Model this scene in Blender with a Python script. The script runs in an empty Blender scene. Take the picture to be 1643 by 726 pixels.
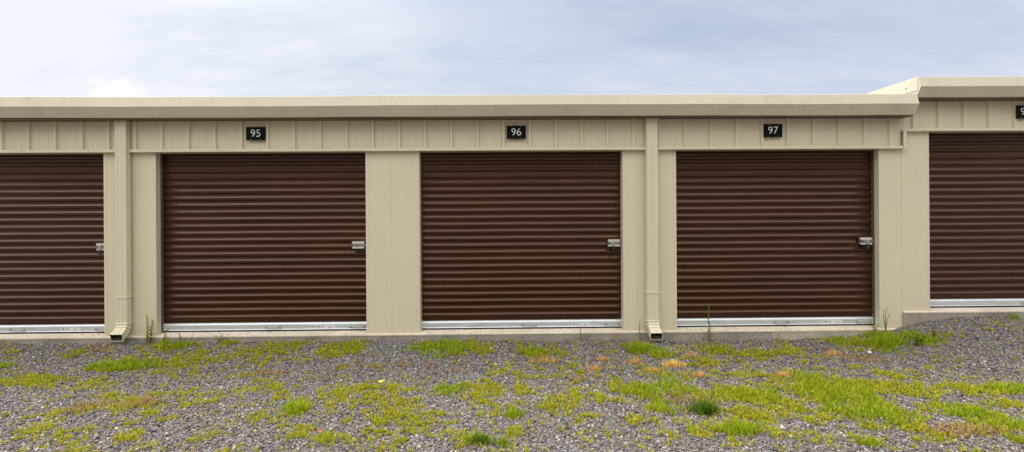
import bpy, math, random
import numpy as np
from mathutils import Vector, Matrix, noise
random.seed(7)
rng = np.random.default_rng(11)
R = math.radians
scene = bpy.context.scene
col = scene.collection
WORLD_ORIGIN = {}

# ------------------------------------------------------------------ helpers
class MB:
    """collects verts and faces (world coordinates), then builds ONE mesh object"""
    def __init__(self):
        self.v = []; self.f = []; self.m = []; self.mi = 0
    def add(self, verts, faces):
        b = len(self.v); self.v += [tuple(p) for p in verts]
        for f in faces:
            self.f.append(tuple(b + i for i in f)); self.m.append(self.mi)
    def box(self, x0, x1, y0, y1, z0, z1):
        self.add([(x0,y0,z0),(x1,y0,z0),(x1,y1,z0),(x0,y1,z0),(x0,y0,z1),(x1,y0,z1),(x1,y1,z1),(x0,y1,z1)],
                 [(0,3,2,1),(4,5,6,7),(0,1,5,4),(1,2,6,5),(2,3,7,6),(3,0,4,7)])
    def extrude_x(self, prof, xs, closed=True, caps=True, dy=None, dz=None):
        """prof: list of (y,z); swept along the list xs"""
        n = len(prof); vs = []
        for i, x in enumerate(xs):
            for j, (y, z) in enumerate(prof):
                vs.append((x, y + (dy(x, z) if dy else 0), z + (dz(x) if dz else 0)))
        fs = []
        m = n if closed else n - 1
        for i in range(len(xs) - 1):
            for j in range(m):
                k = (j + 1) % n
                fs.append((i*n+j, i*n+k, (i+1)*n+k, (i+1)*n+j))
        if closed and caps:
            fs.append(tuple(reversed(range(n)))); fs.append(tuple((len(xs)-1)*n + j for j in range(n)))
        self.add(vs, fs)
    def extrude_z(self, prof, z0, z1, closed=True, zs=None):
        """prof: list of (x,y)"""
        n = len(prof); zs = zs or [z0, z1]
        vs = [(x, y, z) for z in zs for x, y in prof]; fs = []
        m = n if closed else n - 1
        for i in range(len(zs) - 1):
            for j in range(m):
                k = (j + 1) % n
                fs.append((i*n+j, i*n+k, (i+1)*n+k, (i+1)*n+j))
        if closed:
            fs.append(tuple(reversed(range(n)))); fs.append(tuple((len(zs)-1)*n + j for j in range(n)))
        self.add(vs, fs)
    def tube(self, pts, r, seg=8, r2=None):
        pts = [Vector(p) for p in pts]; n = len(pts); vs = []; fs = []
        for i, p in enumerate(pts):
            t = (pts[min(i+1, n-1)] - pts[max(i-1, 0)]).normalized()
            a = Vector((0,0,1)) if abs(t.z) < .9 else Vector((0,1,0))
            u = t.cross(a).normalized(); w = t.cross(u)
            rr = r if r2 is None else r + (r2 - r) * i / (n - 1)
            for k in range(seg):
                an = 2*math.pi*k/seg
                vs.append(p + u*math.cos(an)*rr + w*math.sin(an)*rr)
        for i in range(n-1):
            for k in range(seg):
                k2 = (k+1) % seg
                fs.append((i*seg+k, i*seg+k2, (i+1)*seg+k2, (i+1)*seg+k))
        fs.append(tuple(reversed(range(seg)))); fs.append(tuple((n-1)*seg+k for k in range(seg)))
        self.add(vs, fs)
    def disc_y(self, x, y, z, r, h, seg=10):
        self.tube([(x, y, z), (x, y-h*.6, z), (x, y-h, z)], r, seg)
    def build(self, name, mats, parent=None, smooth=False, origin=None, bevel=0):
        me = bpy.data.meshes.new(name)
        a = np.array(self.v, dtype=float)
        if origin is None:
            lo, hi = a.min(0), a.max(0); origin = ((lo[0]+hi[0])/2, (lo[1]+hi[1])/2, lo[2])
        a = a - np.array(origin)
        me.from_pydata(a.tolist(), [], self.f)
        if not isinstance(mats, (list, tuple)): mats = [mats]
        for m in mats: me.materials.append(m)
        if len(mats) > 1: me.polygons.foreach_set('material_index', self.m)
        if smooth: me.polygons.foreach_set('use_smooth', [True]*len(me.polygons))
        me.update()
        o = bpy.data.objects.new(name, me); col.objects.link(o)
        return place(o, origin, parent, bevel)

def place(o, origin, parent, bevel=0):
    WORLD_ORIGIN[o.name] = Vector(origin)
    po = WORLD_ORIGIN[parent.name] if parent else Vector((0,0,0))
    o.parent = parent
    o.location = Vector(origin) - po
    if bevel:
        b = o.modifiers.new('bevel', 'BEVEL'); b.width = bevel; b.segments = 2; b.limit_method = 'ANGLE'; b.angle_limit = R(40)
    return o

def empty(name, loc, parent=None):
    o = bpy.data.objects.new(name, None); o.empty_display_size = .2; col.objects.link(o)
    return place(o, loc, parent)

def tag(o, label, cat, group=None):
    o['label'] = label; o['category'] = cat
    if group: o['group'] = group
    return o

def copy_tree(o, parent, dx=0, dz=0):
    c = o.copy(); col.objects.link(c); c.parent = parent
    w = WORLD_ORIGIN[o.name] + Vector((dx, 0, dz)); WORLD_ORIGIN[c.name] = w
    c.location = w - (WORLD_ORIGIN[parent.name] if parent else Vector((0,0,0)))
    for ch in [q for q in KIDS.get(o.name, [])]:
        k = copy_tree(ch, c, dx, dz)
    return c
KIDS = {}
def kid(parent, o):
    KIDS.setdefault(parent.name, []).append(o); return o

# ------------------------------------------------------------------ materials
def new_mat(name):
    m = bpy.data.materials.new(name); m.use_nodes = True
    nt = m.node_tree; b = nt.nodes['Principled BSDF']
    return m, nt, b
def N(nt, t, **kw):
    n = nt.nodes.new(t)
    for k, v in kw.items():
        if k in n.inputs: n.inputs[k].default_value = v
        else: setattr(n, k, v)
    return n
def ramp(nt, stops, src=None):
    r = nt.nodes.new('ShaderNodeValToRGB'); e = r.color_ramp.elements
    while len(e) < len(stops): e.new(.5)
    for i, (p, c) in enumerate(stops):
        e[i].position = p; e[i].color = (*c, 1) if len(c) == 3 else c
    if src: nt.links.new(src, r.inputs[0])
    return r
def mixc(nt, fac, a, b, mode='MIX'):
    m = nt.nodes.new('ShaderNodeMix'); m.data_type = 'RGBA'; m.blend_type = mode
    L = nt.links
    for s, v in ((m.inputs[0], fac), (m.inputs[6], a), (m.inputs[7], b)):
        if hasattr(v, 'links'): L.new(v, s)
        elif isinstance(v, (int, float)): s.default_value = v
        else: s.default_value = (*v, 1)
    return m.outputs[2]
def coords(nt, scale=(1,1,1), kind='world'):
    if kind == 'world':
        g = nt.nodes.new('ShaderNodeNewGeometry'); src = g.outputs['Position']
    else:
        g = nt.nodes.new('ShaderNodeTexCoord'); src = g.outputs['Object']
    m = nt.nodes.new('ShaderNodeMapping'); m.inputs['Scale'].default_value = scale
    nt.links.new(src, m.inputs[0]); return m.outputs[0]
def noise_n(nt, vec, scale, detail=4, rough=.55):
    n = N(nt, 'ShaderNodeTexNoise'); n.inputs['Scale'].default_value = scale
    n.inputs['Detail'].default_value = detail; n.inputs['Roughness'].default_value = rough
    nt.links.new(vec, n.inputs['Vector']); return n.outputs['Fac']
def bump(nt, b, h, dist, strength=1):
    n = N(nt, 'ShaderNodeBump'); n.inputs['Distance'].default_value = dist; n.inputs['Strength'].default_value = strength
    nt.links.new(h, n.inputs['Height']); nt.links.new(n.outputs[0], b.inputs['Normal'])

def painted(name, base, dirt, rough=.42, dirt_amt=.5, streak=(14,14,.8)):
    m, nt, b = new_mat(name); L = nt.links
    big = noise_n(nt, coords(nt), 1.3, 5, .6)
    st = noise_n(nt, coords(nt, streak), 1.0, 5, .65)
    fine = noise_n(nt, coords(nt), 60, 3, .6)
    r1 = ramp(nt, [(.48, (0,0,0)), (.78, (1,1,1))], st)
    r2 = ramp(nt, [(.35, (0,0,0)), (.75, (1,1,1))], big)
    mul = N(nt, 'ShaderNodeMath', operation='MULTIPLY'); L.new(r1.outputs[0], mul.inputs[0]); L.new(r2.outputs[0], mul.inputs[1])
    mul2 = N(nt, 'ShaderNodeMath', operation='MULTIPLY'); L.new(mul.outputs[0], mul2.inputs[0]); mul2.inputs[1].default_value = dirt_amt
    c = mixc(nt, mul2.outputs[0], base, dirt)
    c2 = mixc(nt, .10, c, ramp(nt, [(.3, tuple(v*.75 for v in base)), (.7, tuple(min(1, v*1.2) for v in base))], big).outputs[0])
    c3 = mixc(nt, .06, c2, ramp(nt, [(.3, (.1,.1,.1)), (.7, (1,1,1))], fine).outputs[0])
    L.new(c3, b.inputs['Base Color'])
    rr = ramp(nt, [(.2, (rough-.08,)*3), (.8, (rough+.14,)*3)], big); L.new(rr.outputs[0], b.inputs['Roughness'])
    bump(nt, b, noise_n(nt, coords(nt, (1,1,.45)), 3.0, 2, .5), .02, .25)
    return m
BEIGE = (.65, .582, .41)
M = {}
M['wall'] = painted('beige painted steel', BEIGE, (.46,.39,.24), .5, .35)
M['gutter'] = painted('beige gutter steel', (.59,.535,.40), (.30,.25,.16), .45, .6, (5,5,4))
M['soffit'] = painted('shade painted soffit', (.10,.078,.034), (.05,.04,.02), .6, .6)  # eave shade is put into this dark soffit colour
M['trim'] = painted('beige trim steel', (.655,.587,.42), (.40,.34,.23), .45, .4)
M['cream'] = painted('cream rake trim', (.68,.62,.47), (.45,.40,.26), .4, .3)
M['roof'] = painted('galvanised roof steel', (.55,.55,.52), (.35,.34,.30), .4, .4)

# door curtain paint
m, nt, b = new_mat('brown curtain paint'); L = nt.links
big = noise_n(nt, coords(nt, (.5,1,2.2)), 1.6, 5, .6)
st = noise_n(nt, coords(nt, (1.2,1,26)), 1.0, 3, .6)
c = mixc(nt, ramp(nt, [(.3,(0,0,0)),(.75,(1,1,1))], big).outputs[0], (.030,.0095,.0034), (.044,.0142,.0055))
c = mixc(nt, ramp(nt, [(.55,(0,0,0)),(.85,(.35,.35,.35))], st).outputs[0], c, (.080,.042,.027))
L.new(c, b.inputs['Base Color'])
L.new(ramp(nt, [(.3,(.20,)*3),(.8,(.32,)*3)], big).outputs[0], b.inputs['Roughness'])
b.inputs['Specular IOR Level'].default_value = .5; b.inputs['Specular Tint'].default_value = (1, .72, .60, 1)
bump(nt, b, noise_n(nt, coords(nt, (1,1,3)), 2.5, 2, .5), .02, .2)
M['curtain'] = m

def metal(name, base, rough, metallic=.8, var=.12):
    m, nt, b = new_mat(name); L = nt.links
    n = noise_n(nt, coords(nt, (2,2,14)), 3, 5, .65)
    L.new(ramp(nt, [(.25, tuple(v*(1-var) for v in base)), (.75, tuple(min(1, v*(1+var)) for v in base))], n).outputs[0], b.inputs['Base Color'])
    L.new(ramp(nt, [(.3, (rough-.06,)*3), (.7, (rough+.12,)*3)], n).outputs[0], b.inputs['Roughness'])
    b.inputs['Metallic'].default_value = metallic
    return m
M['zinc'] = metal('zinc plated aluminium', (.62,.66,.69), .38, .55)
M['steel'] = metal('galvanised steel', (.36,.35,.33), .42, .7, .3)
M['guide'] = metal('dull door guide', (.16,.14,.12), .55, .5, .3)
M['bright'] = metal('bright zinc latch', (.78,.76,.70), .28, .75, .2)
M['screw'] = metal('weathered screw', (.20,.17,.13), .5, .5, .3)
def plain(name, base, rough=.6, var=.2, scale=40):
    m, nt, b = new_mat(name)
    n = noise_n(nt, coords(nt), scale, 4, .6)
    nt.links.new(ramp(nt, [(.3, tuple(v*(1-var) for v in base)), (.7, tuple(min(1, v*(1+var)) for v in base))], n).outputs[0], b.inputs['Base Color'])
    b.inputs['Roughness'].default_value = rough
    return m
M['inside'] = plain('shade painted pipe inside', (.05,.05,.035), .8)  # colour darkened to stand for the shade deep in the elbow
M['rubber'] = plain('black rubber seal', (.012,.011,.010), .7)
M['black'] = plain('black sign plate', (.005,.005,.005), .7)
M['black'].node_tree.nodes['Principled BSDF'].inputs['Specular IOR Level'].default_value = .10
M['white'] = plain('white sign paint', (.78,.78,.76), .5, .05)
M['padlock'] = plain('dark padlock body', (.018,.018,.028), .4)
M['sticker'] = plain('white sticker', (.72,.72,.70), .5, .06)
M['ink'] = plain('grey sticker print', (.16,.17,.20), .6)

# concrete
def concrete(name, base, stain_lo, rust=True):
    m, nt, b = new_mat(name); L = nt.links
    a = noise_n(nt, coords(nt), 2.3, 7, .65); f = noise_n(nt, coords(nt), 38, 5, .7)
    c = ramp(nt, [(.25, stain_lo), (.5, base), (.8, tuple(min(1, v*1.25) for v in base))], a).outputs[0]
    c = mixc(nt, .55, c, ramp(nt, [(.32, (.25,.24,.22)), (.48, (.75,.75,.75)), (.65, (1,1,1))], f).outputs[0], 'MULTIPLY')
    if rust:
        rr = noise_n(nt, coords(nt, (1,1,.4)), 1.1, 4, .6)
        c = mixc(nt, ramp(nt, [(.60, (0,0,0)), (.74, (.45,.45,.45))], rr).outputs[0], c, (.42,.25,.15))
    v = N(nt, 'ShaderNodeTexVoronoi'); v.inputs['Scale'].default_value = 30; L.new(coords(nt), v.inputs['Vector'])
    c = mixc(nt, ramp(nt, [(.06, (1,1,1)), (.11, (0,0,0))], v.outputs['Distance']).outputs[0], c, (.10,.09,.08))
    L.new(c, b.inputs['Base Color']); b.inputs['Roughness'].default_value = .9
    bump(nt, b, f, .006, .6)
    return m
M['slab'] = concrete('concrete sill', (.72,.62,.50), (.55,.46,.35))
M['footing'] = concrete('concrete footing', (.34,.30,.25), (.13,.115,.095))
M['footing_pale'] = concrete('pale concrete footing', (.46,.41,.34), (.24,.21,.17))

# gravel ground sheet
m, nt, b = new_mat('gravel ground'); L = nt.links
pc = coords(nt)
v = N(nt, 'ShaderNodeTexVoronoi'); v.inputs['Scale'].default_value = 85; L.new(pc, v.inputs['Vector'])
sep = N(nt, 'ShaderNodeSeparateColor'); L.new(v.outputs['Color'], sep.inputs[0])
c = ramp(nt, [(0, (.055,.05,.05)), (.5, (.14,.13,.135)), (.85, (.24,.225,.22)), (1, (.42,.39,.36))], sep.outputs[0]).outputs[0]
big = noise_n(nt, pc, .9, 5, .6)
c = mixc(nt, ramp(nt, [(.42, (0,0,0)), (.62, (.55,.55,.55))], big).outputs[0], c, (.13,.095,.065))
L.new(c, b.inputs['Base Color']); b.inputs['Roughness'].default_value = .9
inv = ramp(nt, [(0, (1,1,1)), (.6, (0,0,0))], v.outputs['Distance'])
bump(nt, b, inv.outputs[0], .008, 1)
M['gravel'] = m
# loose stones: colour varies from stone to stone
def island(name, stops, rough=.8, trans=0, patch=None, noise_scale=1.2):
    m, nt, b = new_mat(name); L = nt.links
    g = nt.nodes.new('ShaderNodeNewGeometry')
    c = ramp(nt, stops, g.outputs['Random Per Island']).outputs[0]
    if patch:
        n = noise_n(nt, coords(nt), noise_scale, 4, .6)
        c = mixc(nt, ramp(nt, [(.42, (0,0,0)), (.62, (1,1,1))], n).outputs[0], c, patch, 'MULTIPLY')
    L.new(c, b.inputs['Base Color']); b.inputs['Roughness'].default_value = rough
    if trans:
        t = nt.nodes.new('ShaderNodeBsdfTranslucent'); L.new(c, t.inputs[0])
        ms = nt.nodes.new('ShaderNodeMixShader'); ms.inputs[0].default_value = trans
        out = nt.nodes['Material Output']
        L.new(b.outputs[0], ms.inputs[1]); L.new(t.outputs[0], ms.inputs[2]); L.new(ms.outputs[0], out.inputs[0])
        b.inputs['Specular IOR Level'].default_value = .25
    return m
M['stones'] = island('crushed stone', [(0,(.05,.044,.045)), (.25,(.125,.114,.116)), (.5,(.20,.186,.188)), (.80,(.30,.278,.270)), (.95,(.40,.37,.345)), (1,(.56,.52,.48))], .65, 0, (.95,.90,.84))
M['weed_y'] = island('yellow green weeds', [(0,(.20,.28,.006)), (.35,(.37,.41,.010)), (.66,(.50,.48,.014)), (.86,(.56,.44,.03)), (.96,(.42,.17,.05)), (1,(.5,.36,.18))], .6, .35)
M['grass_g'] = island('green grass', [(0,(.13,.23,.005)), (.35,(.28,.38,.006)), (.75,(.42,.48,.010)), (.93,(.55,.54,.03)), (1,(.46,.34,.12))], .55, .35)
M['dark_g'] = island('dark green grass', [(0,(.05,.11,.010)), (.6,(.12,.22,.015)), (1,(.26,.34,.03))], .55, .3)
M['straw'] = island('dry straw', [(0,(.60,.30,.10)), (.5,(.74,.44,.15)), (.85,(.82,.60,.22)), (1,(.62,.24,.10))], .7, .25)
M['gold'] = island('golden straw', [(0,(.70,.42,.10)), (.5,(.85,.62,.18)), (1,(.88,.72,.30))], .7, .25)
M['rusty'] = island('dry reddish weeds', [(0,(.28,.15,.07)), (.5,(.40,.23,.12)), (.8,(.45,.33,.16)),(1,(.30,.30,.03))], .75, .2)
M['stem_g'] = island('weed leaves', [(0,(.10,.15,.02)), (.6,(.18,.24,.03)), (1,(.32,.34,.08))], .6, .3)
M['stem_d'] = island('brown seed stem', [(0,(.09,.06,.035)), (1,(.22,.16,.09))], .7, .1)
M['leaf'] = plain('yellow fallen leaf', (.75,.62,.10), .6)
M['leafred'] = plain('red fallen leaf', (.62,.10,.05), .6)
M['paleleaf'] = plain('pale bleached leaf', (.72,.70,.64), .7)

# ------------------------------------------------------------------ terrain height
WX = [-400,-8,-4.5,-3,-1.6,0,1.4,2.2,3.3,4.0,4.36,4.83,5.05,5.3,5.76,6.4,8,400]
WZ = [-.06,-.055,-.055,-.062,-.05,-.07,-.083,-.098,-.095,-.08,-.055,.02,.09,.135,.16,.126,.11,.10]
def smooth(t): t = np.clip(t, 0, 1); return t*t*(3-2*t)
def height(x, y):
    x = np.asarray(x, float); y = np.asarray(y, float)
    w = np.interp(x, WX, WZ)
    reach = np.where(w > -.05, 1.9, .9)
    k = 1 - smooth(-y/reach)
    h = -.09 + (w + .09) * k
    h = h + .008*np.sin(x*1.7+.6)*np.sin(y*2.3+1) * np.clip(-y*2, 0, 1) + .004*np.sin(x*5.1+y*3.3) * np.clip(-y*2, 0, 1)
    h = h + (.012*np.sin(x*3.1+.4)*np.sin(x*7.3+1) + .005*np.sin(x*17+2)) * np.exp(-np.abs(y)/.25)
    return np.where(y > .1, -.14, h)

def grid_axis(fine0, fine1, step, far):
    a = list(np.arange(fine0, fine1 + 1e-6, step)); s = step; x = fine0; lo = []
    while x > -far: s *= 1.35; x -= s; lo.append(x)
    s = step; x = a[-1]; hi = []
    while x < far: s *= 1.35; x += s; hi.append(x)
    return np.array(lo[::-1] + a + hi)
gx = grid_axis(-8, 8, .08, 900); gy = grid_axis(-5, .2, .06, 900)
X, Y = np.meshgrid(gx, gy); Z = height(X, Y)
nx, ny = len(gx), len(gy)
me = bpy.data.meshes.new('ground')
vs = np.stack([X, Y, Z], -1).reshape(-1, 3)
idx = np.arange(nx*ny).reshape(ny, nx)
q = np.stack([idx[:-1,:-1], idx[:-1,1:], idx[1:,1:], idx[1:,:-1]], -1).reshape(-1, 4)
def np_mesh(me, vs, q):
    k = q.shape[1]
    me.vertices.add(len(vs)); me.vertices.foreach_set('co', vs.astype(np.float32).ravel())
    me.loops.add(q.size); me.loops.foreach_set('vertex_index', q.astype(np.int32).ravel())
    me.polygons.add(len(q)); me.polygons.foreach_set('loop_start', np.arange(0, q.size, k, dtype=np.int32))
    me.polygons.foreach_set('loop_total', np.full(len(q), k, dtype=np.int32))
    me.update(calc_edges=True); me.validate()
np_mesh(me, vs, q); me.polygons.foreach_set('use_smooth', [True]*len(me.polygons))
me.materials.append(M['gravel'])
o = bpy.data.objects.new('ground', me); col.objects.link(o); o['kind'] = 'structure'
o['label'] = 'grey gravel ground in front of the storage units'

# ------------------------------------------------------------------ loose stones (stuff)
def value_noise(x, y, s, seed):
    x = x*s + seed*17.3; y = y*s + seed*9.1
    xi = np.floor(x).astype(int); yi = np.floor(y).astype(int); fx = x-xi; fy = y-yi
    def h(a, b):
        n = np.sin(a*127.1 + b*311.7 + seed*74.7)*43758.5453
        return n - np.floor(n)
    fx = fx*fx*(3-2*fx); fy = fy*fy*(3-2*fy)
    return (h(xi,yi)*(1-fx)+h(xi+1,yi)*fx)*(1-fy)+(h(xi,yi+1)*(1-fx)+h(xi+1,yi+1)*fx)*fy
def fbm(x, y, s, seed):
    return .55*value_noise(x,y,s,seed)+.3*value_noise(x,y,s*2.1,seed+1)+.15*value_noise(x,y,s*4.3,seed+2)

def region_points(n, y0=-3.95, y1=-.03):
    y = rng.uniform(y0, y1, n*2); x = rng.uniform(-8, 8, n*2)
    ok = np.abs(x) < 1.05*(y+6.1)+1.3
    x = x[ok][:n]; y = y[ok][:n]; return x, y
SX, SY = region_points(230000)
n = len(SX)
size = rng.lognormal(math.log(.0060), .38, n).clip(.003, .0135)
cube = np.array([(-1,-1,-1),(1,-1,-1),(1,1,-1),(-1,1,-1),(-1,-1,1),(1,-1,1),(1,1,1),(-1,1,1)], float)
cf = np.array([(0,3,2,1),(4,5,6,7),(0,1,5,4),(1,2,6,5),(2,3,7,6),(3,0,4,7)])
V = cube[None] * (1 + rng.uniform(-.45, .30, (n,8,3)))
V *= np.stack([rng.uniform(.7,1.3,n), rng.uniform(.6,1.1,n), rng.uniform(.3,.7,n)], -1)[:,None,:] * .8
# random rotation
q4 = rng.normal(size=(n,4)); q4[:,1:3] *= .35; q4 /= np.linalg.norm(q4, axis=1, keepdims=True)
w_,x_,y_,z_ = q4.T
Rm = np.stack([1-2*(y_*y_+z_*z_),2*(x_*y_-z_*w_),2*(x_*z_+y_*w_),2*(x_*y_+z_*w_),1-2*(x_*x_+z_*z_),2*(y_*z_-x_*w_),2*(x_*z_-y_*w_),2*(y_*z_+x_*w_),1-2*(x_*x_+y_*y_)],-1).reshape(n,3,3)
V = np.einsum('nij,nkj->nki', Rm, V) * size[:,None,None]
base = np.stack([SX, SY, height(SX, SY) + size*rng.uniform(-.1,.8,n)], -1)
V += base[:,None,:]
# keep the stones off the concrete
keep = ~((SY > -.045))
V0 = V; V = V[keep]
m_ = 140     # grit kicked up onto the low sill
gxx = rng.uniform(-6.3, 4.5, m_); gyy = rng.uniform(-.005, .085, m_)
g = V0[:m_] - base[:m_,None,:]; g = g / np.abs(g).max((1,2))[:,None,None] * rng.uniform(.003, .008, m_)[:,None,None]
V = np.concatenate([V, g + np.stack([gxx, gyy, .020 + .018*gyy/.09 + .004*np.ones(m_)], -1)[:,None,:]])
n = len(V)
F4 = (cf[None] + (np.arange(n)*8)[:,None,None]).reshape(-1,4)
me = bpy.data.meshes.new('loose_gravel'); np_mesh(me, V.reshape(-1,3), F4); me.materials.append(M['stones'])
o = bpy.data.objects.new('loose_gravel', me); col.objects.link(o); o['kind'] = 'stuff'
o['label'] = 'loose crushed grey stones covering the ground'; o['category'] = 'gravel'

# ------------------------------------------------------------------ vegetation (stuff)
# patches: ground x, y, half width, half depth, amount, kind (y yellow weeds, g green grass)
def px2g(px, py, z=-.08):
    F=800.; ya=R(.8); ro=R(.38); fw=(math.sin(ya),math.cos(ya),0); rt=(math.cos(ya),-math.sin(ya),0)
    a=(px-821.5)/F; c=(338-py)/F
    d=[fw[i]+a*(math.cos(ro)*rt[i]-(math.sin(ro) if i==2 else 0))+c*((math.cos(ro) if i==2 else 0)+math.sin(ro)*rt[i]) for i in range(3)]
    t=(z-1.51)/d[2]; return d[0]*t, -6.1+d[1]*t, t
P = [(50,612,58,9,.9,'y'),(200,588,60,9,.95,'g'),(290,576,75,20,.62,'y'),(282,556,34,8,.85,'g'),(370,598,70,18,.38,'y'),
(240,642,120,20,.50,'y'),(140,655,60,12,.35,'y'),(40,672,60,12,.28,'y'),(60,700,60,10,.35,'y'),(215,700,30,9,.4,'y'),(330,700,40,9,.3,'y'),
(0,590,16,6,.9,'g'),(60,553,8,4,.8,'g'),(122,572,7,4,.8,'g'),(345,545,20,7,.7,'g'),(375,552,14,6,.7,'g'),(250,575,60,16,.5,'y'),(120,620,80,14,.45,'y'),
(440,563,55,18,.5,'y'),(465,560,30,10,.5,'g'),(550,563,42,12,.75,'y'),(570,560,25,8,.6,'g'),(715,562,50,12,.8,'g'),(765,563,38,9,.65,'y'),
(560,628,52,14,.72,'y'),(450,640,45,12,.5,'y'),(475,655,22,11,.85,'g'),(540,652,40,12,.55,'y'),(630,635,62,25,.68,'y'),(640,676,72,18,.72,'y'),
(715,625,32,12,.85,'g'),(772,630,42,18,.72,'y'),(790,655,42,16,.6,'y'),(482,690,20,12,.72,'y'),(545,702,25,10,.7,'y'),(620,692,30,10,.7,'y'),
(515,703,14,6,.8,'g'),(770,706,20,8,.95,'g'),(805,710,12,7,.8,'g'),(730,697,30,10,.6,'y'),(625,713,25,8,.7,'y'),(430,680,50,14,.4,'y'),(410,620,40,14,.4,'y'),
(660,605,30,6,.4,'y'),(870,567,60,8,.8,'y'),(850,566,30,6,.6,'g'),(920,580,30,8,.5,'y'),(1027,560,24,9,1.,'g'),(1062,571,20,6,.8,'g'),(1125,582,36,10,.6,'y'),
(1145,560,30,8,.7,'g'),(1212,568,42,9,.8,'y'),(845,628,24,10,.7,'y'),(935,636,42,14,.72,'y'),(900,650,40,12,.6,'y'),(1037,628,32,12,.9,'g'),
(1005,622,34,12,.7,'y'),(1078,625,40,14,.8,'g'),(1068,655,34,10,.85,'g'),(1180,632,66,14,.95,'y'),(1215,634,50,10,.7,'g'),(1215,665,40,14,.85,'y'),
(1192,690,36,9,.95,'g'),(1020,676,40,10,.6,'y'),(1125,686,36,12,.75,'y'),(950,668,18,6,.7,'y'),(930,712,30,7,.7,'y'),(828,692,14,8,.8,'y'),(880,600,60,8,.35,'y'),
(1100,602,70,10,.5,'y'),(1200,600,60,10,.5,'y'),(1100,700,60,14,.45,'y'),(990,690,60,14,.35,'y'),
(1260,563,26,8,.85,'y'),(1350,550,22,6,.7,'g'),(1420,552,50,12,.62,'g'),(1390,556,34,10,.7,'y'),(1478,556,14,10,.85,'g'),(1520,560,26,8,.6,'y'),(1585,531,24,6,.75,'g'),
(1345,628,60,30,1.,'g'),(1285,622,50,22,.85,'y'),(1400,620,46,14,.9,'y'),(1345,655,45,16,.85,'g'),(1470,626,52,16,.9,'y'),(1430,604,30,8,.5,'y'),(1260,652,50,14,.75,'y'),(1305,668,40,12,.75,'y'),
(1412,662,38,15,.95,'g'),(1412,684,40,8,.8,'y'),(1560,626,60,10,.9,'y'),(1628,626,34,10,.95,'g'),(1612,648,38,10,.85,'y'),(1545,662,48,14,.95,'g'),
(1605,680,44,12,.95,'g'),(1570,690,50,10,.5,'y'),(1640,706,20,6,.9,'g'),(1400,711,22,8,.7,'g'),(1465,685,34,9,.7,'y'),(1355,702,50,10,.5,'y'),(1270,694,40,12,.5,'y'),
(1500,700,50,12,.4,'y'),(1500,652,30,6,.6,'y'),(1590,715,50,8,.4,'y')]
def field(x, y, kind):
    f = np.zeros_like(x)
    for (px, py, rx, ry, a, k) in P:
        if k != kind: continue
        gx_, gy_, t = px2g(px, py)
        wx = rx/800*t; wy = abs(px2g(px, py-ry)[1] - px2g(px, py+ry)[1])/2
        d = ((x-gx_)/wx)**2 + ((y-gy_)/wy)**2
        f = np.maximum(f, a*np.exp(-(d/1.15)**1.6))
    return f
def blades(name, cx, cy, per, ln, wd, lean, mat, spread=.02, seg=2, parent=None, zoff=0):
    """cx, cy: clump centres; returns one mesh of tapered bent blades"""
    k = np.repeat(np.arange(len(cx)), per); n = len(k)
    az = rng.uniform(0, 2*np.pi, n); rad = spread*np.sqrt(rng.uniform(0,1,n))
    bx = cx[k] + np.cos(az)*rad; by = cy[k] + np.sin(az)*rad
    bz = height(bx, by) + zoff
    L_ = ln*rng.lognormal(0, .35, n).clip(.4, 2.2); W_ = wd*rng.uniform(.6, 1.3, n)
    th = np.abs(rng.normal(lean, .35, n)).clip(.03, 1.45); az2 = az + rng.normal(0, .7, n)
    dx, dy = np.cos(az2), np.sin(az2)
    tw = rng.uniform(-.6,.6,n); sx, sy = -np.sin(az2+tw), np.cos(az2+tw)
    vs = np.zeros((n, 2*seg+1, 3)); t0 = th*.5
    px_, py_, pz = bx.copy(), by.copy(), bz - .004
    for s in range(seg+1):
        u = s/seg; w = W_*(1-u**1.6)*.5 if s else W_*.35
        if s == 1: w = W_*.55
        if s < seg:
            vs[:,2*s] = np.stack([px_-sx*w, py_-sy*w, pz], -1); vs[:,2*s+1] = np.stack([px_+sx*w, py_+sy*w, pz], -1)
        else: vs[:,2*s] = np.stack([px_, py_, pz], -1)
        a = t0 + th*.8*u
        px_ = px_ + dx*np.sin(a)*L_/seg; py_ = py_ + dy*np.sin(a)*L_/seg; pz = pz + np.cos(a)*L_/seg
    tri = []
    for s in range(seg-1):
        tri += [(2*s,2*s+1,2*s+3),(2*s,2*s+3,2*s+2)]
    tri.append((2*(seg-1), 2*(seg-1)+1, 2*seg))
    tri = np.array(tri)
    Fq = (tri[None] + (np.arange(n)*(2*seg+1))[:,None,None]).reshape(-1,3)
    me = bpy.data.meshes.new(name); V3 = vs.reshape(-1,3)
    org = (float(V3[:,0].mean()), float(V3[:,1].mean()), float(V3[:,2].min())) if parent is not None else (0,0,0)
    np_mesh(me, V3 - np.array(org), Fq); me.materials.append(mat)
    o = bpy.data.objects.new(name, me); col.objects.link(o)
    o.location = org
    return o
def pick(n, kind, thr_lo, gain, y1=-.06, base=0.):
    x, y = region_points(n, -3.95, y1)
    f = field(x, y, kind)
    sd_ = 3 if kind == 'y' else 8
    no = fbm(x, y, 3.4, sd_); no2 = fbm(x, y, 13, sd_+2); no3 = value_noise(x, y, 30, sd_+4)
    m_ = smooth((no2*.55+no*.45-.33+.24*(f-.5))/.36)*(.07+1.6*no3*no3)
    p = f*gain*m_*(.5+f) + base*(.35+smooth((no-.42)/.25))*smooth((no2-.45)/.25)*no3
    ok = rng.uniform(0,1,len(x)) < np.clip(p - thr_lo, 0, 1)
    return x[ok], y[ok]
x, y = pick(210000, 'y', .03, 1.9, base=.52)
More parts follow.
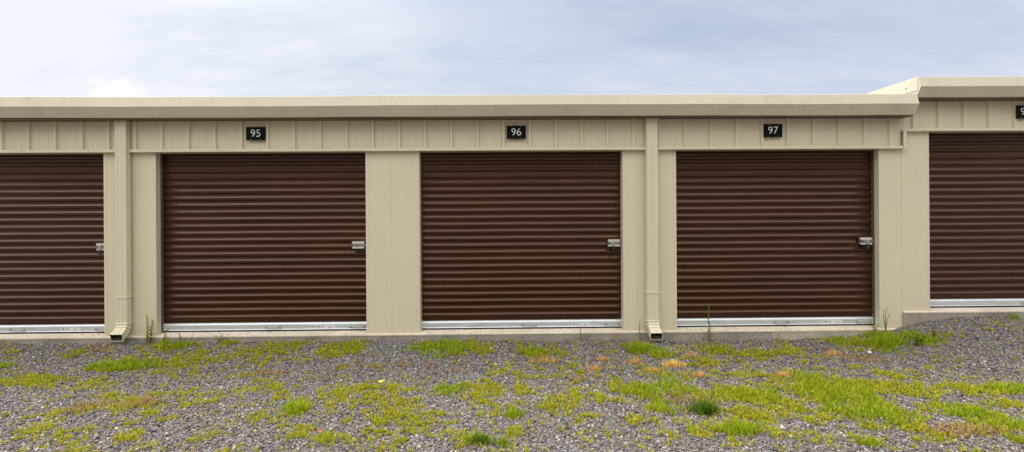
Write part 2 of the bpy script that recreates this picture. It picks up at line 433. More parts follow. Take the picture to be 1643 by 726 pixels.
o = blades('creeping_weeds', x, y, 6, .021, .0066, .95, M['weed_y'], .018, zoff=.008); o['kind'] = 'stuff'
o['label'] = 'low yellow green weeds growing through the gravel'; o['category'] = 'weeds'
x2, y2 = pick(70000, 'y', .05, .95, base=.06)
o = blades('short_grass', x2, y2, 5, .032, .0048, .55, M['grass_g'], .018); o['kind'] = 'stuff'
o['label'] = 'short bright grass mixed among the low weeds'; o['category'] = 'grass'
x, y = pick(140000, 'g', .01, 3.0)
o = blades('green_grass', x, y, 7, .036, .0055, .75, M['grass_g'], .024, zoff=.006); o['kind'] = 'stuff'
o['label'] = 'fresh green grass in dense patches on the gravel'; o['category'] = 'grass'
x, y = pick(26000, 'g', .25, .9)
o = blades('deep_green_grass', x, y, 6, .040, .005, .7, M['dark_g'], .02); o['kind'] = 'stuff'
o['label'] = 'deeper green blades low in the grass patches'; o['category'] = 'grass'
# reddish dried weeds, thin scatter
RP = [(545,590,18,4),(600,588,18,4),(645,588,14,4),(690,586,14,4),(740,597,16,3),(1190,580,14,3),(150,566,30,5),(420,600,40,4),(930,608,20,3),(1370,572,26,4),(1400,577,30,5),(140,655,30,8),(150,560,20,4),(1100,640,40,8),(230,648,40,8),(1550,690,60,10)]
xs, ys = [], []
for (px, py, rx, ry) in RP:
    gx_, gy_, t = px2g(px, py); m_ = int(rx*ry*.28)
    a = rng.normal(0, .55, (m_, 2)); wy = abs(px2g(px, py-ry)[1]-px2g(px, py+ry)[1])/2
    xs.append(gx_ + a[:,0]*rx/800*t); ys.append(gy_ + a[:,1]*wy)
xs = np.concatenate(xs); ys = np.minimum(np.concatenate(ys), -.06)
o = blades('dried_weeds', xs, ys, 6, .026, .007, 1.0, M['rusty'], .02, zoff=.008); o['kind'] = 'stuff'
o['label'] = 'thin reddish dried weeds flattened on the gravel'; o['category'] = 'weeds'

# ------------------------------------------------------------------ single tufts and weeds (things)
def tuft(name, px, py, n, ln, wd, lean, mat, spread, label, cat, group, sub=None):
    gx_, gy_, t = px2g(px, py); gy_ = min(gy_, -.07)
    r = spread
    k = max(3, n//7)
    cx = gx_ + rng.normal(0, r*.5, k); cy = gy_ + rng.normal(0, r*.28, k); cy = np.minimum(cy, -.06)
    o = blades(name, cx, cy, 7, ln, wd, lean, mat, .012, 3, parent=True)
    return tag(o, label, cat, group)
DG = 'dry straw tufts on the gravel'
for px, py, n, sp, lab in [
    (1081,587,420,.085,'large golden straw tuft, brightest one, in front of the right downspout'),
    (873,579,300,.11,'wide orange dry grass tuft in front of door 96'),
    (952,592,200,.10,'thin pale orange dry tuft just in front of the right corner of door 96'),
    (966,577,100,.06,'small orange dry tuft behind the thin pale one near door 96'),
    (1017,582,180,.07,'pale dry grass tuft directly before the bright green clump at the downspout'),
    (1049,596,160,.05,'small upright straw wisp left of and nearer than the golden tuft'),
    (1122,604,200,.07,'low orange dry tuft to the right of and nearer than the golden tuft'),
    (1113,573,120,.07,'flat orange dry tuft near the tall stem before door 97'),
    (1257,605,220,.055,'spiky orange dry tuft at the left edge of the big grass patch'),
    (1338,568,240,.09,'sprawling pinkish straw tuft before the right end of door 97')]:
    tuft('dry_grass_tuft', px, py, int(n*(1.3 if px == 1081 else .75)), .055, .0048, .8, M['gold' if px == 1081 else 'straw'], sp*1.15, lab, 'dry grass', DG)
GG = 'green tufts standing alone'
for px, py, n, sp, ln, mat, lab in [
    (1130,662,640,.10,.085,'dark_g','dark green spiky grass tuft, the darkest, in the foreground below door 97'),
    (1026,564,700,.11,.070,'grass_g','bright green grass clump beside the outlet of the right downspout'),
    (824,668,260,.07,.060,'grass_g','yellow green grass tuft alone in the centre foreground'),
    (771,710,260,.07,.055,'dark_g','green tuft at the bottom edge of the gravel below door 96'),
    (475,658,300,.08,.060,'grass_g','green tuft in the foreground below door 95'),
    (1415,556,520,.20,.095,'grass_g','wide shaggy grass clump at the foot of the pillar by the step'),
    (1190,692,420,.12,.065,'grass_g','bushy green tuft near the bottom right of door 97'),
    (1590,532,160,.09,.050,'grass_g','little green tuft on the raised gravel before the stepped up unit')]:
    tuft('grass_tuft', px, py, n, ln, .0055, .5, M[mat], sp, lab, 'grass tuft', GG)

def weed(px, py, hgt, label, mat='stem_g', stems=((0,0,0),), leafn=26, leaf=.022, wd=.008, head=False, cat='weed', yfix=None):
    gx_, gy_, t = px2g(px, py)
    if yfix is not None:
        s = (yfix+6.1)/(gy_+6.1); gx_ *= s; gy_ = yfix
    gz = float(height(gx_, gy_))
    root = empty('tall_weed', (gx_, gy_, gz)); tag(root, label, cat, 'tall weeds along the concrete footing')
    for (dx, lx, dh) in stems:
        b = MB(); pts = []
        H = hgt*(1+dh)
        for i in range(9):
            u = i/8
            pts.append((gx_+dx*.5+lx*u**1.4+.004*math.sin(u*7+dx*90), gy_ + .01*math.sin(u*3+dx*40), gz-.005+H*u))
        b.tube(pts, .0055, 6, .0025)
        b.build('stem', M['stem_d'] if mat == 'stem_d' else M['stem_g'], root, smooth=True)
        lf = MB(); leaf_, wd_ = leaf*1.7, wd*1.9
        for i in range(leafn):
            u = .06+.94*i/leafn + random.uniform(-.01,.01); k = min(7, int(u*8)); w = u*8-k
            p = Vector(pts[k]).lerp(Vector(pts[min(8,k+1)]), min(1, w))
            a = i*2.4+random.uniform(-.5,.5); L_ = leaf_*(1.15-.65*u)*random.uniform(.7,1.2)
            up = .75+random.uniform(-.3,.5)
            d = Vector((math.cos(a), math.sin(a), up)).normalized(); s = d.cross(Vector((0,0,1))).normalized()*wd_*.5*(1.2-.5*u)
            m1 = p+d*L_*.5+Vector((0,0,-.001)); e = p+d*L_-Vector((0,0,.15*L_))
            lf.add([p, m1+s, e, m1-s], [(0,1,2,3)])
        lf.build('leaves' if mat != 'stem_d' else 'seed_heads', M[mat], root)
    return root
weed(238, 546, .36, 'tall leafy weed with two stems against the left pillar', stems=((-.02,-.01,0),(.03,.045,-.16)), leafn=46, leaf=.030, wd=.009, yfix=-.07)
weed(262, 545, .20, 'thin pale grass stalk leaning right beside the leafy two stemmed weed', stems=((0,.07,0),(-.01,.02,-.3)), leafn=10, leaf=.02, wd=.004, yfix=-.06)
weed(1138, 545, .46, 'tallest single leafy weed standing before door 97', leafn=60, leaf=.026, wd=.010, yfix=-.07)
weed(1027, 550, .26, 'thin brown seed stalk left of the right downspout', 'stem_d', leafn=22, leaf=.010, wd=.006, yfix=-.07)
weed(932, 552, .21, 'thin green sprout before the sticker end of door 96', leafn=14, leaf=.022, wd=.006, yfix=-.08)
weed(288, 548, .15, 'short leafy weed before the left corner of door 95', leafn=20, leaf=.020, wd=.008, yfix=-.07)
weed(305, 548, .11, 'tiny leaning stalk before door 95, just right of the short leafy weed', stems=((0,.03,0),), leafn=9, leaf=.018, wd=.005, yfix=-.07)
weed(352, 550, .11, 'small spreading sprout on the footing before door 95', stems=((0,.03,0),(0,-.06,-.1)), leafn=10, leaf=.03, wd=.006, yfix=-.08)
weed(1129, 547, .07, 'small dark stalk next to the tallest weed', 'stem_d', leafn=10, leaf=.012, wd=.006, yfix=-.06)
weed(1405, 548, .17, 'arching grass stem at the right jamb of door 97', stems=((0,-.07,0),(0,.05,-.2),(0,-.02,.1)), leafn=8, leaf=.03, wd=.005, yfix=-.09)
weed(1421, 546, .30, 'forked pale seed stem in front of the pillar by the step', stems=((0,-.02,0),(0,.06,-.15),(0,.02,.08)), leafn=8, leaf=.018, wd=.004, yfix=-.09)
weed(1474, 562, .14, 'leafy green weed in front of the raised footing', stems=((0,0,0),(-.03,-.05,-.2),(.03,.05,-.1)), leafn=22, leaf=.034, wd=.012)
weed(1498, 556, .13, 'second leafy weed on the gravel slope, right of the first', stems=((0,0,0),(.02,.03,-.3)), leafn=16, leaf=.026, wd=.009)

def leaf_thing(px, py, size, mat, label, rot, nm='fallen_leaf'):
    gx_, gy_, t = px2g(px, py); gz = float(height(gx_, gy_)) + .016
    b = MB(); out = [(0,-1),(.35,-.55),(.95,-.45),(.6,0),(.8,.5),(.3,.45),(0,1),(-.3,.5),(-.85,.4),(-.5,0),(-.9,-.5),(-.3,-.5)]
    c, s = math.cos(rot), math.sin(rot); top = []
    for (u, v) in out:
        a = (u*c - v*s*.8)*size; d = (u*s + v*c*.8)*size
        top.append((gx_+a, gy_+d, gz+.35*size*(u*u) + .12*size*v))
    b.add(top + [(p[0], p[1], p[2]-.0012) for p in top], [tuple(range(12)), tuple(reversed(range(12,24)))] + [(i, 12+i, 12+(i+1)%12, (i+1)%12) for i in range(12)])
    o = b.build(nm, mat); return tag(o, label, 'leaf', 'fallen leaves on the gravel')
leaf_thing(611, 615, .036, M['leaf'], 'large yellow fallen leaf in the middle of the gravel', .4)
leaf_thing(787, 562, .026, M['paleleaf'], 'pale curled leaf near the footing before door 96', 1.2)
leaf_thing(1394, 566, .032, M['paleleaf'], 'pale flat leaf before the shaggy grass clump by the step', .3)
leaf_thing(513, 692, .020, M['leafred'], 'small red fallen leaf in the foreground', .9)
leaf_thing(186, 691, .016, M['leaf'], 'small orange yellow leaf in the left foreground', 2.)

# ------------------------------------------------------------------ buildings
XL, XR = -10.6, 11.6
STEP = .212
low = empty('storage_building', (-2.9, 4.5, 0))
tag(low, 'long low beige metal storage building with brown doors 95, 96 and 97', 'storage building', 'storage unit buildings')
tall = empty('storage_building', (8.2, 4.5, STEP))
tag(tall, 'stepped up beige storage unit building at the right, one step higher, with raised roof edge', 'storage building', 'storage unit buildings')
DEPTH = 9.0
YC = .125      # curtain plane
def footing(root, x0, x1, z, mats):
    for (a, c, m_) in mats:
        b = MB(); b.box(a, c, -.022, DEPTH, -.55+z, z-.012)
        b.build('footing', m_, root)
    # sill: slab surface sloping up a little into each door recess
    b = MB()
    b.extrude_x([(-.026, z-.016), (-.026, z-.002), (-.018, z+.004), (YC-.03, z+.022), (YC+.2, z+.024), (YC+.2, z-.012), (.0, z-.0125)], [x0, x1])
    b.build('concrete_sill', M['slab'], root)
footing(low, XL, 4.905, .014, [(XL, 3.276, M['footing']), (3.279, 4.905, M['footing_pale'])])
footing(tall, 4.905, XR, .014+STEP, [(4.9055, XR, M['footing'])])

def pillar(root, x0, x1, z0, z1, edge_l=True, edge_r=True, creases=(), yo=0.):
    b = MB()
    t = .0035
    prof = [(x0, .20), (x0, yo)]
    if edge_l: prof += [(x0+.014, yo-t), (x0+.034, yo-t), (x0+.037, yo)]
    for c in creases: prof += [(c-.012, yo), (c-.008, yo-.004), (c+.008, yo-.004), (c+.012, yo)]
    if edge_r: prof += [(x1-.037, yo), (x1-.034, yo-t), (x1-.014, yo-t)]
    prof += [(x1, yo), (x1, .20)]
    b.extrude_z(prof, z0, z1)
    return b.build('pillar', M['wall'], root)
Z0 = .0165; HB = 2.236
PL = [(-8.010,-7.372), (-4.853,-4.228), (-1.697,-1.043), (1.445,2.105)]
for x0, x1 in PL:
    pillar(low, x0, x1, Z0, HB+.03, creases=((x0+x1)/2-.025,))
pillar(low, 4.622, 4.905, Z0, HB+.03, edge_r=False)
pillar(tall, 4.9055, 5.25, Z0+STEP, HB+.03+STEP, edge_l=False, yo=-.003)
pillar(tall, 7.76, 8.41, Z0+STEP, HB+.03+STEP, creases=(8.06,))
pillar(tall, 10.92, XR, Z0+STEP, HB+.03+STEP)
pillar(low, XL, -10.53, Z0, HB+.03, edge_l=False)

# header of ribbed steel
HP = .3168; HX0 = .306
def header(root, x0, x1, z0, z1, phase):
    b = MB(); yb = -.018; prof = [(x0, .0), (x0, yb)]
    k = math.floor((x0 - phase)/HP) - 1
    while True:
        c = phase + k*HP; k += 1
        if c - .03 > x1: break
        for dx, dy in ((-.024,0), (-.013,-.028), (.013,-.028), (.022,0)):
            if x0+.002 < c+dx < x1-.002: prof.append((c+dx, yb+dy))
        for m_ in (HP/3, 2*HP/3):
            for dx, dy in ((-.014,0), (-.006,-.005), (.006,-.005), (.014,0)):
                if x0+.002 < c+m_+dx < x1-.002: prof.append((c+m_+dx, yb+dy))
    prof += [(x1, yb), (x1, .0)]
    b.extrude_z(prof, z0, z1)
    b.build('header_panel', M['wall'], root)
header(low, XL, 4.885, HB+.012, 2.68, HX0)
header(tall, 4.888, XR, HB+.012+STEP, 2.68+STEP, 5.348)
def htrim(root, x0, x1, z):
    b = MB()
    b.extrude_x([(-.052, z), (-.056, z+.004), (-.056, z+.030), (-.052, z+.036), (-.049, z+.036), (-.049, z+.008), (YC+.0, z+.008), (YC+.0, z)], [x0, x1])
    return b.build('header_trim', M['trim'], root)
htrim(low, XL, 4.885, HB); htrim(tall, 4.888, XR, HB+STEP)
b = MB(); b.extrude_z([(4.888,-.049),(4.888,-.060),(4.892,-.0625),(4.922,-.0625),(4.926,-.060),(4.926,-.0035)], HB+.0, HB+STEP-.0015)
b.build('step_trim', M['trim'], tall)
# rubber-dark lintel closing the head of the recess behind the header
for root, x0, x1, z in ((low, XL, 4.905, 0), (tall, 4.906, XR, STEP)):
    b = MB(); b.box(x0, x1, YC+.06, YC+.09, HB-.1+z, 2.7+z); b.build('inner_lintel', M['steel'], root)
    # enclosing shell behind the fronts
    b = MB(); b.box(x0, x1, DEPTH-.05, DEPTH, .02+z, 2.80+z); b.build('rear_wall', M['wall'], root)
b = MB(); b.box(XL, XL+.05, .201, DEPTH-.051, .04, 2.80); b.build('side_wall', M['wall'], low)
b = MB(); b.box(4.955, 4.995, .0, DEPTH-.051, .26, 2.905+STEP-.06); b.build('side_wall', M['cream'], tall)
b = MB(); b.box(XR-.05, XR, .201, DEPTH-.051, .26, 2.80+STEP); b.build('side_wall', M['wall'], tall)

def roof(root, x0, x1, z):
    b = MB(); prof = []; x = x0
    prof.append((x0, 0))
    c = x0+.1
    while c < x1-.1:
        prof += [(c-.03, 0), (c-.012, .03), (c+.012, .03), (c+.03, 0)]; c += .305
    prof.append((x1, 0)); n = len(prof); vs = []
    for (yy, zz) in ((-.19, z), (DEPTH+.1, z+.05)):
        for (xx, h) in prof: vs.append((xx, yy, zz+h))
    for (yy, zz) in ((-.19, z), (DEPTH+.1, z+.05)):
        for (xx, h) in prof: vs.append((xx, yy, zz-.02))
    fs = [(i, i+1, n+i+1, n+i) for i in range(n-1)] + [(2*n+i, 3*n+i, 3*n+i+1, 2*n+i+1) for i in range(n-1)]
    fs += [(i, 2*n+i, 2*n+i+1, i+1) for i in range(n-1)]
    b.add(vs, fs); return b.build('roof', M['roof'], root)
roof(low, XL, 4.93, 2.795); roof(tall, 4.96, XR, 2.795+STEP)

# gutters: sheet metal channel, seen as an upper face leaning out and a lower face leaning in
def gutter(root, segs, z):
    P0 = [(-.045, 2.632), (-.20, 2.626), (-.2575, 2.738), (-.261, 2.744), (-.232, 2.862), (-.222, 2.866), (-.216, 2.861)]
    inner = [(-.222, 2.855), (-.250, 2.744), (-.195, 2.634), (-.052, 2.640), (-.052, 2.80), (-.045, 2.80)]
    g = None
    for i, (x0, x1) in enumerate(segs):
        b = MB(); m_ = max(2, int((x1-x0)/.4)); xs = list(np.linspace(x0, x1, m_))
        off = .0022*i
        prof = [(y-off if y < -.05 else y, zz+z+(off if zz > 2.7 else -off)) for y, zz in P0 + inner]
        # caps of a concave outline triangulate badly, so leave the ends open and add end caps as pieces
        b.extrude_x(prof, xs, closed=True, caps=False,
                    dy=lambda x, zz: .0035*math.sin(x*1.9+zz*3)*(1 if zz > 2 else 0) + .002*math.sin(x*5.3),
                    dz=lambda x: .0035*math.sin(x*.83+1) + .0015*math.sin(x*3.1))
        o = b.build('gutter', M['gutter'], root); g = g or o
        if i == 0: first = o
        last = o
    return first, last
g1, g2 = gutter(low, [(XL, -1.40), (-1.455, 4.912)], 0)
g3, _ = gutter(tall, [(4.944, XR)], STEP-.004)
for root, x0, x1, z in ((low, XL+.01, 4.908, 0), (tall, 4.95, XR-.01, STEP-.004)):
    b = MB(); b.box(x0, x1, -.192, -.0185, 2.613+z, 2.619+z); b.build('soffit', M['soffit'], root)  # added strip, its dark colour deepens the shade under the gutter
def endcap(g, x, z, s):
    b = MB()
    b.extrude_x([(-.045, 2.642+z), (-.20, 2.628+z), (-.262, 2.744+z), (-.229, 2.868+z), (-.045, 2.868+z)], [x, x+s*.004])
    b.build('end_cap', M['gutter'], g)
endcap(g2, 4.9125, 0, 1); endcap(g1, XL-.0045, 0, 1); endcap(g3, 4.9395, STEP-.004, 1); endcap(g3, XR+.0005, STEP, 1)
# overlapping joint with rivets
b = MB(); b.extrude_x([(-.2055,2.6235),(-.2665,2.744),(-.2370,2.868),(-.2330,2.866),(-.2625,2.744),(-.2025,2.6275)], [-1.462, -1.440]); jc = b.build('joint_strip', M['trim'], g2)
for zz, yy in ((2.84,-.243),(2.79,-.254),(2.70,-.243)):
    b = MB(); b.disc_y(-1.452, yy+.003, zz, .004, .006, 8); b.build('rivet', M['screw'], g2)

# rake trim of the taller unit: the bright side of its roof edge
b = MB()
b.box(4.9335, 4.9525, -.215, DEPTH, 2.700+STEP, 2.858+STEP); b.build('rake_trim', M['cream'], tall, bevel=.004)
b = MB(); b.box(4.945, 4.9545, -.015, DEPTH-.06, 2.60+STEP, 2.6985+STEP); b.build('rake_flashing', M['cream'], tall)
b = MB()
b.tube([(4.9335,-.05,2.76+STEP),(4.927,-.05,2.76+STEP)], .007, 8); b.build('screw', M['screw'], tall)

# screws on the header trim
for x in (-5.77,-4.98,-3.4,-2.5,-1.9,-.55,.16,.62,1.1,2.6,2.98,3.12,3.47,4.02,4.12,4.45):
    b = MB(); b.disc_y(x, -.056, HB+.025+random.uniform(-.003,.003), .0045, .004, 8); b.build('screw', M['screw'], low)

# screws up the door jambs
for x in (-4.213, -1.056, 4.606, -1.710):
    for z in (.32, 1.02, 1.78):
        zz = z + random.uniform(-.05, .05); b = MB(); b.disc_y(x + (.03 if x in (-1.710,) else -.03)*1.0, -.0035, zz, .0045, .004, 8); b.build('screw', M['screw'], low)
# ---- roll-up door
PITCH = .0866
def make_door(root, xc):
    W = 1.29; b = MB(); prof = []
    z = .135; zt = HB + .06
    rib = [(0.0,-.001),(.12,-.0115),(.17,-.0125),(.30,-.0130),(.41,-.0130),(.44,-.0122),(.63,-.0022),(.67,-.0010),(.80,.0),(.94,-.0002)]
    # within each pitch: a deep narrow groove, then a rounded swell
    k = 0
    ph = (1.005 - z) % PITCH
    zz = z - PITCH + ph - .545*PITCH
    while zz < zt:
        for u, d in rib:
            q = zz + u*PITCH
            if z <= q <= zt: prof.append((YC + d*1.0, q))
        zz += PITCH
    xs = list(np.linspace(xc-W, xc+W, 40))
    sd = xc*3.1
    b.extrude_x(prof, xs, closed=False, dy=lambda x, z: .0025*noise.noise(Vector((x*1.3+sd, z*1.1, 0))) + .0008*noise.noise(Vector((x*6+sd, z*9, 3))),
                dz=lambda x: .0018*noise.noise(Vector((x*1.5, sd, 7))))
    d = b.build('roll_up_door', M['curtain'], root)
    b = MB(); y = YC-.014
    b.extrude_x([(y+.012,.142),(y-.004,.138),(y-.016,.126),(y-.019,.116),(y-.014,.108),(y-.014,.064),(y-.018,.058),(y-.006,.056),(y+.012,.056)], [xc-1.262, xc+1.262])
    kid(d, b.build('bottom_bar', M['zinc'], d))
    b = MB(); b.extrude_x([(y+.010,.0555),(y-.010,.0555),(y-.014,.046),(y-.008,.036),(y+.006,.036)], [xc-1.262, xc+1.262])
    kid(d, b.build('rubber_seal', M['rubber'], d))
    for s in (-1, 1):
        b = MB(); x = xc + s*1.256
        b.box(min(x, x+s*.03), max(x, x+s*.03), YC-.048, YC-.042, .045, HB+.006)
        b.box(x-.002 if s > 0 else x-.002, x+.002, YC-.042, YC-.010, .045, HB+.006)
        kid(d, b.build('side_guide', M['guide'], d))
    # handles on the bottom bar
    for hx in (0.09, 1.13):
        b = MB(); y0 = y-.015; zc = .084
        b.box(xc+hx-.095, xc+hx-.070, y0-.004, y0, zc-.012, zc+.012)
        b.box(xc+hx+.070, xc+hx+.095, y0-.004, y0, zc-.012, zc+.012)
        b.tube([(xc+hx-.08, y0-.004, zc), (xc+hx-.07, y0-.014, zc+.003), (xc+hx-.04, y0-.020, zc+.006), (xc+hx+.04, y0-.020, zc+.006), (xc+hx+.07, y0-.014, zc+.003), (xc+hx+.08, y0-.004, zc)], .0045, 6)
        kid(d, b.build('lift_handle', M['steel'], d))
    b = MB(); y0 = y-.0145
    sx = xc + .62
    b.box(sx, sx+.23, y0-.0012, y0, .068, .106); b.mi = 1
    for (u0, u1, w0, w1) in ((.012,.045,.080,.098),(.055,.10,.092,.097),(.055,.12,.083,.087),(.055,.09,.075,.078),(.14,.20,.092,.095),(.14,.19,.084,.087),(.15,.175,.073,.079),(.19,.215,.073,.079)):
        b.box(sx+u0, sx+u1, y0-.0018, y0-.0013, w0, w1)
    kid(d, b.build('sticker', [M['sticker'], M['ink']], d))
    # slide latch at the right edge
    b = MB(); lx = xc + 1.075; y1 = YC-.022; zc = 1.098
    b.mi = 1; b.box(lx, lx+.150, y1-.003, y1, zc-.046, zc+.046); b.mi = 0
    b.box(lx, lx+.150, y1-.030, y1-.003, zc+.024, zc+.030)          # upper flange
    b.box(lx, lx+.148, y1-.034, y1-.030, zc+.012, zc+.044)
    b.box(lx, lx+.150, y1-.030, y1-.003, zc-.030, zc-.024)          # lower flange
    b.box(lx+.004, lx+.150, y1-.034, y1-.030, zc-.044, zc-.020)
    for q in (.012, .138):
        b.tube([(lx+q, y1-.034, zc+.028), (lx+q, y1-.037, zc+.028)], .006, 8)
        b.tube([(lx+q, y1-.034, zc-.032), (lx+q, y1-.037, zc-.032)], .006, 8)
    kid(d, b.build('latch_plate', [M['bright'], M['guide']], d))
    b = MB(); b.box(lx+.02, lx+.205, y1-.022, y1-.008, zc-.012, zc+.010)
    b.box(lx+.030, lx+.046, y1-.048, y1-.008, zc-.014, zc+.012)
    kid(d, b.build('latch_bolt', M['steel'], d))
    return d
centres = [-1.697-2.531/2, .201, 3.3635, -6.078]   # 95, 96, 97, 94
d95 = make_door(low, centres[0])
others = [copy_tree(d95, low, centres[i]-centres[0], 0) for i in (1, 2, 3)]
copy_tree(d95, low, -9.27-centres[0], 0)
copy_tree(d95, tall, 6.505-centres[0], STEP)
copy_tree(d95, tall, 9.665-centres[0], STEP)

# padlocks hanging from the latches
def padlock(xc, dz, label, dx=.072, s=1.):
    x = xc + 1.075 + dx; z = 1.062 + dz; y = YC-.066
    root = empty('padlock', (x, y, z-.06*s)); tag(root, label, 'padlock', 'padlocks on the door latches')
    b = MB(); w = .019*s
    b.extrude_z([(x-w,y-.008),(x-w+.004,y-.012),(x+w-.004,y-.012),(x+w,y-.008),(x+w,y+.008),(x+w-.004,y+.012),(x-w+.004,y+.012),(x-w,y+.008)], z-.050*s, z-.008*s)
    b.build('lock_body', M['padlock'], root)
    b = MB(); b.tube([(x-.012*s, y, z-.012*s), (x-.012*s, y, z+.020*s), (x-.009*s, y, z+.031*s), (x, y, z+.036*s), (x+.009*s, y, z+.031*s), (x+.012*s, y, z+.020*s), (x+.012*s, y, z-.012*s)], .0042*s, 8)
    b.build('shackle', M['bright'], root, smooth=True)
padlock(centres[1], .004, 'small dark padlock hanging from the latch of door 96', .062, .9)
padlock(centres[2], .0, 'dark blue black padlock hanging from the latch of door 97', .085, 1.1)
padlock(centres[3], -.006, 'dark padlock on the latch of the leftmost door, beside the left downspout', .055, 1.0)

# ---- downspouts
def downspout(root, x0, x1, zlift, out_shift, run):
    yf, yb = -.105, -.022; zc = .235 + zlift
    w = x1-x0; xm = (x0+x1)/2; ym = (yf+yb)/2
    r = .008
    def ring(inset=0., sc=1.):
        a = w/2*sc-inset; d = (yb-yf)/2*sc-inset
        g = .0045*(1 if inset == 0 else 0)
        pts = [(-a+r,-d),(-a*.52,-d),(-a*.44,-d+g),(-a*.30,-d+g),(-a*.22,-d),(a*.22,-d),(a*.30,-d+g),(a*.44,-d+g),(a*.52,-d),(a-r,-d),(a,-d+r),(a,-d*.3),(a-g,-d*.1),(a-g,d*.1),(a,d*.3),(a,d-r),(a-r,d),(-a+r,d),(-a,d-r),(-a,d*.3),(-a+g,d*.1),(-a+g,-d*.1),(-a,-d*.3),(-a,-d+r)]
        return pts
    b = MB(); prof = [(xm+u, ym+v) for u, v in ring()]
    b.extrude_z(prof, zc-.01, 2.612, zs=list(np.linspace(zc-.01, 2.612, 14)))
    ds = b.build('downspout', M['trim'], root)
    # elbow
    b = MB(); path = []
    Rr = .17; A = R(60); n1 = 16
    for i in range(n1+1):
        a = A*i/n1; path.append((ym-Rr*(1-math.cos(a)), zc-Rr*math.sin(a), a, i))
    yl, zl = path[-1][0], path[-1][1]
    for i in range(1, 9):
        s = run*i/8; path.append((yl-s*math.sin(A), zl-s*math.cos(A), A, n1+i))
    nn = len(ring()); vs = []; fs = []
    def put(y, z, a, pts, tx):
        for (u, v) in pts:
            vs.append((xm+u+tx, y+v*math.cos(a), z-v*math.sin(a)))
    for (y, z, a, i) in path:
        sc = 1.035 + (.07 if (i//2) % 2 else -.04)*(1 if i < 20 else .3)
        put(y, z, a + (.42 if i == len(path)-1 else 0), ring(0., sc*(1.08 if i == len(path)-1 else 1)), out_shift*i/(len(path)-1))
    rows = len(path)
    for (y, z, a, i) in reversed(path[2:]):
        put(y, z, a + (.42 if i == len(path)-1 else 0), ring(.0045 if i > len(path)-3 else .011, 1.04), out_shift*i/(len(path)-1))
    R_ = rows + len(path[2:])
    for i in range(R_-1):
        for j in range(nn):
            k = (j+1) % nn; fs.append((i*nn+j, (i+1)*nn+j, (i+1)*nn+k, i*nn+k))
    fs.append(tuple((R_-1)*nn+j for j in range(nn)))
    b.add(vs, fs)
    b.m = [0 if i < rows*nn else 1 for i in range(len(fs))]
    b.build('elbow', [M['trim'], M['inside']], ds)
    for zz, hh in ((.497, .016), (zc-.022, .010)):
        b = MB(); e = .0035
        b.extrude_z([(x0-e, yb+.016), (x0-e, yf-e), (x1+e, yf-e), (x1+e, yb+.016)], zz, zz+hh)
        if zz > .4:
            b.tube([(x1+e, yf+.012, zz+.008), (x1+e+.014, yf+.012, zz+.008)], .006, 8); b.tube([(x0-e, yf+.012, zz+.008), (x0-e-.012, yf+.012, zz+.008)], .006, 8)
        b.build('strap', M['cream'], ds)
    b = MB(); b.disc_y(xm-.01, yf-.001, 2.600, .005, .005, 8); b.build('screw', M['screw'], ds)
    return ds
downspout(low, -4.643, -4.506, -.024, 0., .035)
downspout(low, 1.715, 1.853, -.052, 0.004, .065)

# ---- number signs
def sign(txt, xc, zc, label):
    root = empty('number_sign', (xc, -.052, zc-.08)); tag(root, label, 'number sign', 'unit number signs above the doors')
    b = MB(); b.box(xc-.115, xc+.115, -.0555, -.0530, zc-.081, zc+.081); b.build('sign_plate', M['black'], root)
    cu = bpy.data.curves.new('digits', 'FONT'); cu.body = txt; cu.size = .128; cu.align_x = 'CENTER'; cu.align_y = 'CENTER'; cu.extrude = .0008; cu.offset = -.0012
    t = bpy.data.objects.new('digits_curve', cu); col.objects.link(t); bpy.context.view_layer.update()
    me = bpy.data.meshes.new_from_object(t.evaluated_get(bpy.context.evaluated_depsgraph_get())); me.name = 'digits'
    bpy.data.objects.remove(t)
    me.transform(Matrix.Rotation(R(90), 4, 'X')); me.materials.clear(); me.materials.append(M['white'])
    o = bpy.data.objects.new('digits', me); col.objects.link(o); place(o, (xc, -.0572, zc), root)
    for sx in (-.055, .055):
        for sz in (-.070, .070):
            b = MB(); b.disc_y(xc+sx, -.0555, zc+sz, .0028, .002, 8); b.build('screw', M['bright'], root)
sign('95', -2.995, 2.455, 'black number sign reading 95')
sign('96', .143, 2.457, 'black number sign reading 96')
sign('97', 3.279, 2.464, 'black number sign reading 97')
sign('98', 6.407, 2.680, 'black number sign cut by the right picture edge, above the raised door')

# ------------------------------------------------------------------ camera
cam = bpy.data.cameras.new('camera'); co = bpy.data.objects.new('camera', cam); col.objects.link(co)
cam.sensor_width = 36; cam.lens = 800/1643*36; cam.clip_end = 3000; cam.clip_start = .05
cam.shift_y = -25/1643
ya, ro = R(.8), R(.38)
fw = Vector((math.sin(ya), math.cos(ya), 0)); rt = Vector((math.cos(ya), -math.sin(ya), 0)); up = Vector((0,0,1))
r2 = rt*math.cos(ro) - up*math.sin(ro); u2 = up*math.cos(ro) + rt*math.sin(ro)
mat = Matrix((r2, u2, -fw)).transposed().to_4x4(); mat.translation = Vector((0, -6.1, 1.51)); co.matrix_world = mat
scene.camera = co

